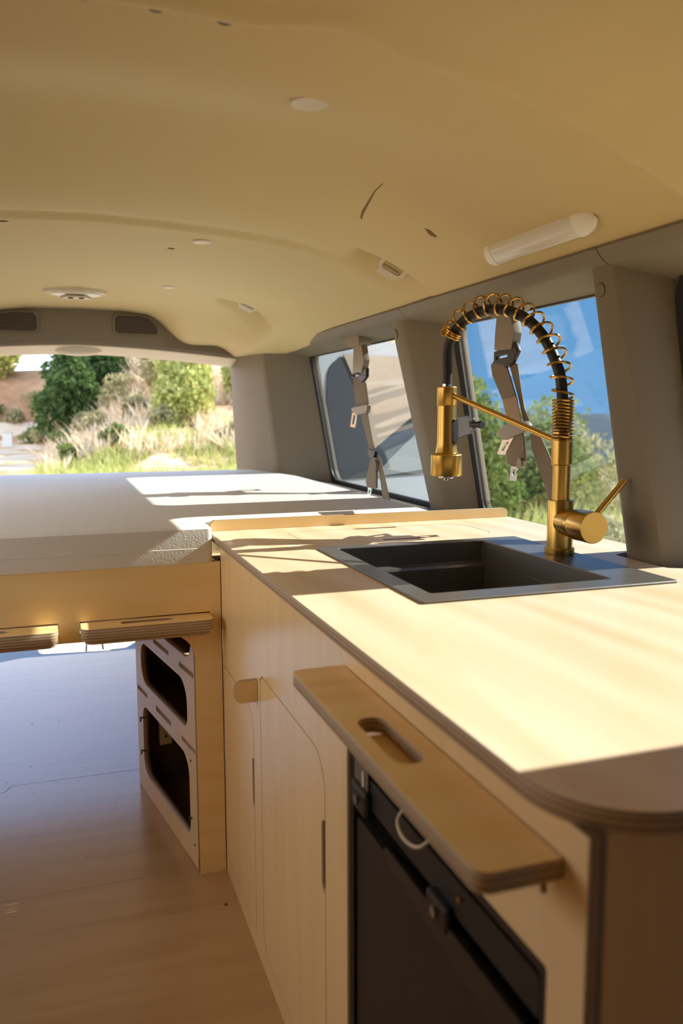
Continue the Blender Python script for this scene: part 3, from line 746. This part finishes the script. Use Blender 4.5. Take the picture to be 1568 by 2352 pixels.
# fridge
fx0 = XF+.004
fg = empty('fridge', (.6, .76, .03), 'black compact fridge set into the cabinet below the folding shelf', 'fridge')
box('body', (fx0+.045, .528, .034), (.90, .990, .666), M['fridge'], fg, .004)
fm = plate('frame', [rect(.522, .033, .9955, .669, .006), rect(.534, .045, .9835, .657, .006)], .045, F_x(fx0), [M['fridge_frame']], fg); bevel(fm, .002)
dr = plate('door', [rect(.537, .048, .9805, .575, .006)], .03, F_x(fx0+.004), [M['fridge']], fg); bevel(dr, .003)
hr = plate('door_rail', [rect(.537, .612, .9805, .650, .004)], .028, F_x(fx0+.001), [M['fridge']], fg); bevel(hr, .003)
plate('handle_recess', [rect(.537, .575, .9805, .612)], .02, F_x(fx0+.030), [M['black_gap']], fg)
hb = plate('handle', [rpoly([(.545, .560), (.86, .582), (.86, .598), (.545, .600)], .008)], .012, F_x(fx0-.006), [M['fridge_frame']], fg); bevel(hb, .003)
for (y0, y1, z0, z1) in ((.918, .972, .600, .634), (.690, .738, .588, .618)):
    o = box('latch', (fx0-.009, y0, z0), (fx0+.01, y1, z1), M['black'], fg, .005)
    lathe('latch_screw', [(.006, 0), (.006, .003), (0, .003)], M['chrome'], (fx0-.009, (y0+y1)/2, (z0+z1)/2), (-1, 0, 0), o, 16)
cp = plate('control_panel', [rect(.925, .628, .974, .662, .004)], .003, F_x(fx0-.002), [M['trim_dark']], fg)
plate('indicator', [[(.936, .636), (.941, .633), (.941, .655), (.936, .655)]], .001, F_x(fx0-.0035), [M['white_plastic']], cp)
plate('badge', [rect(.752, .589, .818, .598, .001)], .003, F_x(fx0-.004), [M['chrome']], fg)
tube('cable_loop', bezier_like([(fx0-.004, .806, .668), (fx0-.012, .804, .657), (fx0-.016, .785, .651), (fx0-.016, .760, .652), (fx0-.012, .744, .657), (fx0-.004, .738, .666)]), .0022, M['cap'], fg, 8)
lathe('yellow_glint', [(.003, 0), (.003, .004), (0, .004)], M['gold'], (fx0+.001, .675, .637), (-1, 0, 0), fg, 12)  # small gold disc drawn for a yellow reflection on the fridge

# ------------------------------------------------------------------ sink
sk = empty('kitchen_sink', (.74, 1.36, ZT), 'black steel sink sunk into the worktop', 'sink')
rm = plate('rim', [rect(.503, 1.100, .972, 1.630, .004, 2), rect(.540, 1.150, .876, 1.602, .006, 3)], .0035, F_top(ZT+.0006), [M['sink']], sk); bevel(rm, .0012, 1)
def basin():
    L = [(.540, 1.150, .876, 1.602, ZT+.003), (.540, 1.150, .876, 1.602, ZT-.042), (.540, 1.164, .876, 1.588, ZT-.0445), (.540, 1.166, .876, 1.586, ZT-.050),
         (.545, 1.170, .871, 1.582, ZT-.185), (.560, 1.185, .856, 1.567, ZT-.198), (.70, 1.37, .72, 1.39, ZT-.202)]
    v, f = [], []
    for x0, y0, x1, y1, z in L:
        v += [(x0, y0, z), (x1, y0, z), (x1, y1, z), (x0, y1, z)]
    for i in range(len(L)-1):
        for k in range(4): f.append((i*4+k, i*4+(k+1) % 4, (i+1)*4+(k+1) % 4, (i+1)*4+k))
    f.append(tuple(len(v)-4+k for k in range(4)))
    return v, f
v, f = basin(); o = pyd('basin', v, f, M['sink']); par(o, sk)
so = o.modifiers.new('thick', 'SOLIDIFY'); so.thickness = .0015; so.offset = 1; bevel(o, .003, 2, 50)
lathe('drain', [(.045, 0), (.045, .003), (.036, .003), (.033, .0), (.0, .0)], M['chrome'], (.71, 1.38, ZT-.2005), (0, 0, 1), sk)

# ------------------------------------------------------------------ faucet
B = Vector((.934, 1.394, ZT+.0042)); SP = Vector((.814, 1.66, 0)); th = (SP-Vector((B.x, B.y, 0))).normalized()
fc = empty('kitchen_faucet', B, 'brushed gold spring faucet standing on the sink rim', 'faucet')
lathe('base_ring', [(.0285, 0), (.0292, .003), (.0292, .011), (.0275, .013), (0, .013)], M['gold'], B, parent=fc)
lathe('body', [(.0252, .013), (.0252, .106), (.0246, .1075), (.018, .1075), (0, .1075)], M['gold'], B, parent=fc)
lathe('column', [(.0176, .1075), (.0176, .176), (.0176, .178), (0, .178)], M['gold'], B, parent=fc)
lathe('collar', [(.0195, .176), (.0205, .1775), (.0205, .226), (.0195, .2275), (0, .2275)], M['gold'], B, parent=fc)
def P2(t, z, side=0): return Vector((B.x+th.x*t, B.y+th.y*t, z))
def spline(K, n):
    out = []
    for i in range(len(K)-1):
        p0, p1, p2, p3 = K[max(i-1, 0)], K[i], K[i+1], K[min(i+2, len(K)-1)]
        for s in range(n):
            q = s/n; out.append(.5*((2*p1)+(p2-p0)*q+(2*p0-5*p1+4*p2-p3)*q*q+(3*p1-p0-3*p2+p3)*q**3))
    out.append(K[-1]); return out
arc = [(0, 1.050), (0, 1.10), (.001, 1.135), (.006, 1.175), (.019, 1.213), (.046, 1.259), (.088, 1.299), (.137, 1.322), (.187, 1.328), (.232, 1.317), (.264, 1.297), (.286, 1.270)]
hz = [(0, 1.045), (0, 1.10), (.003, 1.135), (.009, 1.175), (.023, 1.210), (.048, 1.252), (.088, 1.290), (.138, 1.312), (.188, 1.318), (.232, 1.308), (.264, 1.288), (.284, 1.262), (.292, 1.235), (.292, 1.20), (.292, 1.168)]
hp = spline([P2(*q) for q in hz], 8)
tube('hose', hp, .0108, M['hose'], fc, 14)
ap = spline([P2(*q) for q in arc], 16)
# resample the coil's centre line by length, then wind: tight turns first, loose ones over the arc, tight ones at its end
def resample(P, n):
    L = [0]
    for a, b in zip(P, P[1:]): L.append(L[-1]+(b-a).length)
    out = []; j = 0
    for i in range(n):
        s = L[-1]*i/(n-1)
        while j < len(L)-2 and L[j+1] < s: j += 1
        q = (s-L[j])/max(L[j+1]-L[j], 1e-9); out.append(P[j].lerp(P[j+1], q))
    return out, L[-1]
N = 2400; C_, Ltot = resample(ap, N)
s_t = .082; s_e = Ltot-.016; turns_t, turns_l, turns_e = 13.0, 14.5, 3.0
coil = []; side = Vector((th.y, -th.x, 0))
for i in range(N):
    s = Ltot*i/(N-1)
    if s < s_t: ph = turns_t*s/s_t
    elif s < s_e: ph = turns_t+turns_l*(s-s_t)/(s_e-s_t)
    else: ph = turns_t+turns_l+turns_e*(s-s_e)/(Ltot-s_e)
    R = .0190+.0016*min(1, max(0, (s-s_t)/.05))
    t = (C_[min(i+1, N-1)]-C_[max(i-1, 0)]).normalized(); nn = side.cross(t).normalized()
    a = 2*math.pi*ph; coil.append(C_[i]+(side*math.cos(a)+nn*math.sin(a))*R)
tube('spring', coil, .0026, M['gold_dark'], fc, 7)
# holder arm from the collar to the spray head
a0 = P2(.018, 1.052); a1 = P2(.275, 1.143)
tube('support_arm', [a0, a1], .0062, M['gold'], fc, 16)
SB = Vector((B.x+th.x*.292, B.y+th.y*.292, 0))
hcap = lathe('spray_cradle', [(0, 1.1205), (.0212, 1.1205), (.0220, 1.122), (.0220, 1.160), (.0205, 1.162), (0, 1.162)], M['gold'], SB, parent=fc)
lathe('hose_nut', [(.0, 1.160), (.0105, 1.160), (.0105, 1.170), (.009, 1.1705), (0, 1.1705)], M['chrome'], SB, parent=fc)
hd_ = lathe('spray_head', [(0, .967), (.0335, .967), (.0345, .969), (.0345, 1.0125), (.0335, 1.0140), (.0292, 1.0165), (.0248, 1.0175), (.0224, 1.028), (.0214, 1.038), (.0209, 1.06), (.0205, 1.1200), (0, 1.1200)], M['gold'], SB, parent=fc)
lathe('nozzle', [(0, .961), (.016, .961), (.0175, .963), (.0175, .968), (0, .968)], M['chrome'], SB, parent=hd_)
lathe('nozzle_tip', [(0, .955), (.004, .956), (.005, .961), (0, .961)], M['chrome'], SB, parent=hd_)
bd = Vector((.55, -.835, 0)).normalized(); bt = Vector((-bd.y, bd.x, 0))
Mb = frame(SB+bd*.0185+Vector((0, 0, 1.064)), bt, (0, 0, 1))
if (Mb.to_3x3() @ Vector((0, 0, 1))).dot(bd) < 0: Mb = frame(SB+bd*.0185+Vector((0, 0, 1.064)), -bt, (0, 0, 1))
pb = plate('spray_button', [rect(-.0085, -.028, .0085, .028, .0083, 8)], .006, Mb, [M['black']]); par(pb, fc); bevel(pb, .0022, 3)
# side handle and lever
lathe('handle_barrel', [(0, -.006), (.0245, .0), (.0275, .030), (.0280, .046), (.0272, .0475), (0, .0475)], M['gold'], (B.x, B.y-.012, .893), (0, -1, 0), fc)
lathe('handle_knob', [(0, .0475), (.0296, .0485), (.0302, .050), (.0302, .096), (.0292, .0975), (0, .0975)], M['gold'], (B.x, B.y-.012, .893), (0, -1, 0), fc)
tube('lever', [(B.x+.022, 1.312, .912), (B.x+.078, 1.302, .978)], .0060, M['gold'], fc, 16)

# ------------------------------------------------------------------ bed
bed = empty('bed_platform', (.1, 2.9, 0), 'plywood bed platform carrying the white mattress', 'bed')
arch = rpoly([(-.72, -.01), (.283, -.01), (.283, .5985), (-.72, .603)], [0, 0, .062, .062], 8)
pan_out = [(-.80, 0), (-.72, 0), (-.72, .541)]
slots = [rect(.0302, .6155, .3198, .6465), rect(-.3335, .6155, -.0156, .6465)]
P_out = [(-.80, .0), (-.72, .0)]+[(p[0], max(p[1], 0)) for p in rpoly([(-.72, 0), (-.72, .603), (.283, .5985), (.283, 0)], [0, .062, .062, 0], 8)[1:-1]]+[(.283, 0), (.3465, 0), (.3465, .764), (-.80, .772)]
plate('front_panel', [P_out]+slots, .018, F_y(1.905), [M['ply'], M['edge']], bed)
plate('deck', [[(-.80, 1.906), (.340, 1.906), (.340, 2.0), (.94, 2.0), (.94, 3.84), (-.80, 3.84)]], .014, F_top(.748), PLY, bed)
plate('rear_leg', [rect(-.80, 0, -.74, .747)], .018, F_y(3.80), PLY, bed)
plate('rear_leg', [rect(.86, 0, .92, .747)], .018, F_y(3.60), PLY, bed)
mo = rpoly([(-.79, 1.885), (.330, 1.885), (.330, 2.006), (.945, 2.006), (.945, 3.35), (.86, 3.80), (-.79, 3.86)], [.02, .012, 0, .02, .05, .10, .05], 5)
mt = plate('mattress', [mo], .079, F_top(.7625), [M['mattress']])
tag(mt, 'white foam mattress half in sunlight under the rear window opening', 'mattress')
bevel(mt, .022, 5, 50)
for p in mt.data.polygons: p.use_smooth = True
sm = tube('side_seam', [(-.785, 1.8852, .797), (-.3, 1.8846, .798), (.05, 1.8846, .7965), (.322, 1.8850, .796)], .0013, M['mattress'], n=6); par(sm, mt)

# pull-out boards under the bed edge
def pull(x0, x1, label):
    o = plate('pull_out_board', [rpoly([(x0, 1.822), (x1, 1.822), (x1, 2.35), (x0, 2.35)], [.016, .016, 0, 0]),
                                 rpoly([((x0+x1)/2-.058, 1.848), ((x0+x1)/2+.058, 1.848), ((x0+x1)/2+.058, 1.872), ((x0+x1)/2-.058, 1.872)], .0115)], .026, F_top(.6175), [M['ply'], M['edge']])
    bevel(o, .0012, 1, 60); tag(o, label, 'board', 'pull-out boards under the bed')
    plate('under_board', [rpoly([(x0+.008, 1.830), (x1-.006, 1.830), (x1-.006, 2.3), (x0+.008, 2.3)], [.02, .02, 0, 0])], .010, F_top(.607), [M['ply'], M['edge']], o)
pull(.031, .319, 'plywood pull-out board with an oval slot, next to the kitchen cabinet')
pull(-.332, -.0165, 'plywood pull-out board in the middle of the bed edge, farther from the cabinet')

# storage cubby under the bed (angled side)
ca = Vector((.2825, 1.9075, 0)); cb_ = Vector((.193, 2.439, 0)); cu = (cb_-ca).normalized()
cby = empty('storage_cubby', ca, 'plywood cubby with rounded cut-out openings under the bed', 'cubby')
CM = frame(ca, cu, (0, 0, 1))          # local x along the face, thickness points to -cross = into +X
inward = CM.to_3x3() @ Vector((0, 0, 1))
h1 = rpoly([(.060, .337), (.485, .337), (.485, .456), (.060, .456)], [.03, .06, .045, .06])
h2 = rpoly([(.055, .060), (.485, .060), (.480, .268), (.055, .268)], [.03, .055, .04, .055])
h3 = rpoly([(.02, .519), (.50, .519), (.50, .70), (.02, .70)], .05)
s_ = [rect(.206, .4835, .345, .4965), rect(.004, .4805, .1165, .4935), rect(.426, .2995, .530, .3125), rect(.199, .2945, .339, .3085), rect(.004, .2915, .1095, .3035)]
side_p = plate('side_panel', [rect(.0, .001, .5415, .742), h1, h2, h3]+s_, .018, CM, PLYV, cby)
def inside(name, pts, z0, t, m=None):
    return plate(name, [pts], t, F_top(z0), m or [M['dark_in'], M['edge_plain']], cby)
q = lambda s, d: tuple((ca+cu*s+inward*d).xy)
for z0 in (.482, .2945):
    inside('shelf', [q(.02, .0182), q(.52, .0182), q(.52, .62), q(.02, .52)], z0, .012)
    tz = z0
for (x0, z0, x1, z1) in ((.2065, .484, .3445, .496), (.0045, .481, .116, .493), (.4265, .300, .5295, .312), (.1995, .295, .3385, .308), (.0045, .292, .109, .303)):
    plate('tenon', [rect(x0, z0, x1, z1)], .008, CM @ Matrix.Translation((0, 0, .0025)), [M['edge_plain']], cby)
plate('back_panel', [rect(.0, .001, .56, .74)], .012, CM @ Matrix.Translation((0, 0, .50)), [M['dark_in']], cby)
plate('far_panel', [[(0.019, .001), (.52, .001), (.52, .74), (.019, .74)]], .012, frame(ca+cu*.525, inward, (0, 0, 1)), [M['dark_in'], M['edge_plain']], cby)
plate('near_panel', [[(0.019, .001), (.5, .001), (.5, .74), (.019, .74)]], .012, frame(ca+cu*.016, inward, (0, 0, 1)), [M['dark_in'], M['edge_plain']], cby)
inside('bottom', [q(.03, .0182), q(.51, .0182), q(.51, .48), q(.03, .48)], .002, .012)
o = plate('cleat', [rect(.05, .13, .085, .235)], .02, frame(ca+cu*.505, inward, (0, 0, 1)), [M['ply'], M['edge_plain']], cby)
for z in (.155, .21): lathe('screw', [(.004, 0), (.003, .002), (0, .002)], M['black'], ca+cu*.4845+inward*.067+Vector((0, 0, z)), -cu, o, 12)
inside('cleat', [q(.09, .05), q(.20, .05), q(.20, .09), q(.09, .09)], .0142, .02, [M['ply'], M['edge_plain']])
for s, z in ((.487, .225), (.487, .125), (.046, .115)):
    p = ca+cu*s+Vector((0, 0, z))-inward*.002
    t_ = tube('catch_hook', [p+cu*-.008+inward*.012, p+cu*-.004, p+cu*.004-inward*.002, p+cu*.006-Vector((0, 0, .014))-inward*.003], .0022, M['black'], n=7); par(t_, cby)
for s, z in ((.040, .264), (.022, .055)):
    lathe('bolt_hole', [(.003, 0), (.003, .0008), (0, .0008)], M['black_gap'], ca+cu*s+Vector((0, 0, z))-inward*.0004, -inward, cby, 12)

# ------------------------------------------------------------------ hanging seat belts
def belt(X, cover, sheath, pieces, label, base):
    e = empty('seat_belt', base, label, 'seat belt', 'hanging seat belts')
    n = len(cover)
    o = plate('anchor_cover', [rpoly(cover, .012, 4)], .045, F_x(X-.022), [M['belt_plastic']], e); bevel(o, .008, 3)
    fl_ = [(min(p[0] for p in cover)-.01, max(p[1] for p in cover)-.008)]
    o = plate('webbing_sleeve', [rpoly(sheath, .006, 3)], .022, F_x(X-.011), [M['belt_plastic']], e); bevel(o, .006, 3)
    for (nm, P, t, dx, m, r) in pieces:
        o = plate(nm, P if isinstance(P[0][0], (tuple, list)) else [rpoly(P, r, 4)], t, F_x(X+dx), [M[m]], e)
        if t > .006: bevel(o, min(.003, t*.3), 2)
    return e
b2 = belt(1.02, [(1.80, 1.392), (1.69, 1.384), (1.685, 1.352), (1.735, 1.324), (1.800, 1.330), (1.825, 1.352)],
     [(1.795, 1.340), (1.735, 1.338), (1.716, 1.288), (1.725, 1.252), (1.804, 1.254), (1.802, 1.292)],
     [('slip_ring', [[(1.812, 1.252), (1.742, 1.258), (1.716, 1.268), (1.703, 1.246), (1.724, 1.222), (1.76, 1.210), (1.768, 1.218), (1.812, 1.224)], [(1.800, 1.240), (1.800, 1.233), (1.748, 1.236), (1.748, 1.242)]], .012, -.008, 'black', 0),
      ('webbing', [(1.802, 1.238), (1.832, 1.222), (1.824, 1.196), (1.772, 1.135), (1.746, 1.083), (1.686, 1.083), (1.710, 1.14), (1.765, 1.228)], .003, -.004, 'belt', .004),
      ('webbing', [(1.765, 1.232), (1.722, 1.218), (1.704, 1.159), (1.688, 1.115), (1.660, 1.078), (1.688, 1.085), (1.714, 1.142)], .003, .004, 'belt', 0),
      ('clear_tape', [(1.771, 1.137), (1.706, 1.143), (1.680, 1.086), (1.750, 1.083)], .001, -.0065, 'clear', 0),
      ('buckle', [(1.788, 1.055), (1.752, 1.076), (1.66, 1.086), (1.645, 1.072), (1.676, 1.058), (1.756, 1.040)], .014, -.010, 'belt_plastic', .006),
      ('latch_plate', [[(1.764, 1.046), (1.712, 1.052), (1.758, 1.004), (1.793, 1.004)], [(1.755, 1.035), (1.774, 1.014), (1.763, 1.013), (1.737, 1.036)]], .003, -.004, 'chrome', 0),
      ('webbing', [(1.746, 1.055), (1.678, 1.056), (1.670, 0.995), (1.70, 0.978), (1.748, 0.982), (1.754, 1.013)], .007, -.002, 'belt', .006),
      ('button', [(1.69, 1.000), (1.672, 1.000), (1.670, .978), (1.692, .976)], .012, -.010, 'belt_plastic', .008),
      ('tongue', [[(1.728, .978), (1.700, .979), (1.706, .945), (1.733, .943)], [(1.722, .972), (1.708, .972), (1.711, .957), (1.722, .957)]], .003, -.003, 'chrome', 0),
      ('shoulder_strap', [(1.672, 1.066), (1.630, 1.050), (1.555, .965), (1.50, .865), (1.50, .810), (1.56, .810), (1.60, .930), (1.668, 1.025)], .003, .014, 'belt', 0)],
     'brown seat belt hanging at the window behind the faucet', (1.02, 1.75, 1.36))
b1 = belt(1.0, [(2.88, 1.388), (2.68, 1.384), (2.67, 1.332), (2.785, 1.332), (2.83, 1.36)],
     [(2.755, 1.338), (2.68, 1.336), (2.655, 1.280), (2.676, 1.242), (2.765, 1.242)],
     [('slip_ring', [[(2.795, 1.225), (2.765, 1.248), (2.638, 1.255), (2.640, 1.225), (2.685, 1.205), (2.72, 1.222)], [(2.772, 1.236), (2.765, 1.229), (2.722, 1.231), (2.722, 1.239)]], .012, -.008, 'black', 0),
      ('webbing', [(2.788, 1.232), (2.715, 1.228), (2.658, 1.204), (2.633, 1.136), (2.677, 1.120), (2.754, 1.127)], .004, -.003, 'belt', .004),
      ('buckle', [(2.800, 1.118), (2.755, 1.124), (2.620, 1.132), (2.636, 1.104), (2.735, 1.098)], .014, -.010, 'belt_plastic', .006),
      ('latch_plate', [[(2.790, 1.105), (2.735, 1.105), (2.762, 1.052), (2.812, 1.055)], [(2.779, 1.096), (2.755, 1.096), (2.773, 1.063), (2.795, 1.065)]], .003, -.004, 'chrome', 0),
      ('webbing', [(2.712, 1.105), (2.645, 1.110), (2.600, 1.019), (2.582, .972), (2.614, .972)], .003, -.002, 'belt', 0),
      ('retainer', [(2.626, .982), (2.555, .978), (2.572, .956), (2.614, .956)], .012, -.008, 'black', .004),
      ('webbing', [(2.606, .958), (2.562, .944), (2.562, .854), (2.646, .850), (2.660, .872)], .007, -.002, 'belt', .006),
      ('tongue', [[(2.632, .852), (2.600, .852), (2.610, .822), (2.640, .822)], [(2.624, .845), (2.611, .845), (2.617, .832), (2.629, .832)]], .003, -.003, 'chrome', 0),
      ('shoulder_strap', [(2.583, .964), (2.552, .951), (2.462, .808), (2.525, .808)], .003, .010, 'belt', 0)],
     'brown seat belt hanging at the rear side window above the mattress', (1.0, 2.7, 1.36))
# window latch on the middle pillar's gasket
lt = empty('window_latch', (1.05, 2.02, 1.07), 'grey window latch with a black knob on the middle pillar', 'latch')
o = plate('plate', [[(2.10, 1.092), (2.024, 1.097), (2.014, 1.092), (1.992, 1.092), (1.988, 1.084), (2.012, 1.081), (2.005, 1.064), (1.982, 1.062), (1.984, 1.056), (2.001, 1.054), (2.003, 1.048), (2.10, 1.030)]], .006, F_x(1.052), [M['chrome'] if False else M['trim_dark']], lt)
o.data.materials[0] = mat('latch_metal', (.12, .12, .125), .4, .6); bevel(o, .0015)
lathe('knob', [(.0085, 0), (.0085, .030), (.0105, .031), (.0105, .038), (.009, .040), (0, .040)], M['black'], (1.055, 1.998, 1.0735), (.25, -.95, 0), lt, 20)

# ------------------------------------------------------------------ rear door standing open outside the rear side window
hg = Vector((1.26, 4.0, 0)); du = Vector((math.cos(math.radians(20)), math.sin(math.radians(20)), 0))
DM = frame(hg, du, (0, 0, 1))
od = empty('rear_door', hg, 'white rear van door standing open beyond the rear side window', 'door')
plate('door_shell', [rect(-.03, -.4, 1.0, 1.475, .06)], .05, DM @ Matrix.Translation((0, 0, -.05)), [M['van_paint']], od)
plate('dark_area', [rpoly([(.012, .76), (.90, .76), (.90, 1.385), (.045, 1.385)], [.05, .05, .05, .12])], .006, DM, [M['slate']], od)  # slate-coloured area of unknown nature, laid flat on the door
plate('beige_area', [[(.138, 1.400), (.60, 1.400), (.60, 1.25), (.678, 1.115), (.352, .915), (.257, 1.197)]], .006, DM @ Matrix.Translation((0, 0, .006)), [M['door_beige']], od)  # beige area of unknown nature, laid on as a thin plate
plate('lower_area', [[(.47, .86), (.70, 1.02), (.85, 1.10), (.90, .80), (.34, .76)]], .004, DM @ Matrix.Translation((0, 0, .006)), [mat('grey_door_tone', (.25, .26, .25), .5)], od)  # grey area below it, nature unknown as well

# crumbs of dirt on the floor
v, f = [], []
for k in range(16):
    x, y = random.uniform(-.3, .18), random.uniform(2.0, 3.2); s = random.uniform(.001, .002); n0 = len(v)
    if k == 0: x, y, s = .318, 1.745, .005
    v += [(x-s, y-s, 0), (x+s, y-s*.7, 0), (x+s*.6, y+s, 0), (x-s*.8, y+s*.8, 0), (x, y, s*1.2)]
    f += [(n0, n0+1, n0+4), (n0+1, n0+2, n0+4), (n0+2, n0+3, n0+4), (n0+3, n0, n0+4), (n0+3, n0+2, n0+1, n0)]
tag(pyd('dirt_crumbs', v, f, M['tear']), 'tiny brown crumbs of dirt scattered over the plywood floor', 'dirt', kind='stuff')
bpy.context.view_layer.update()
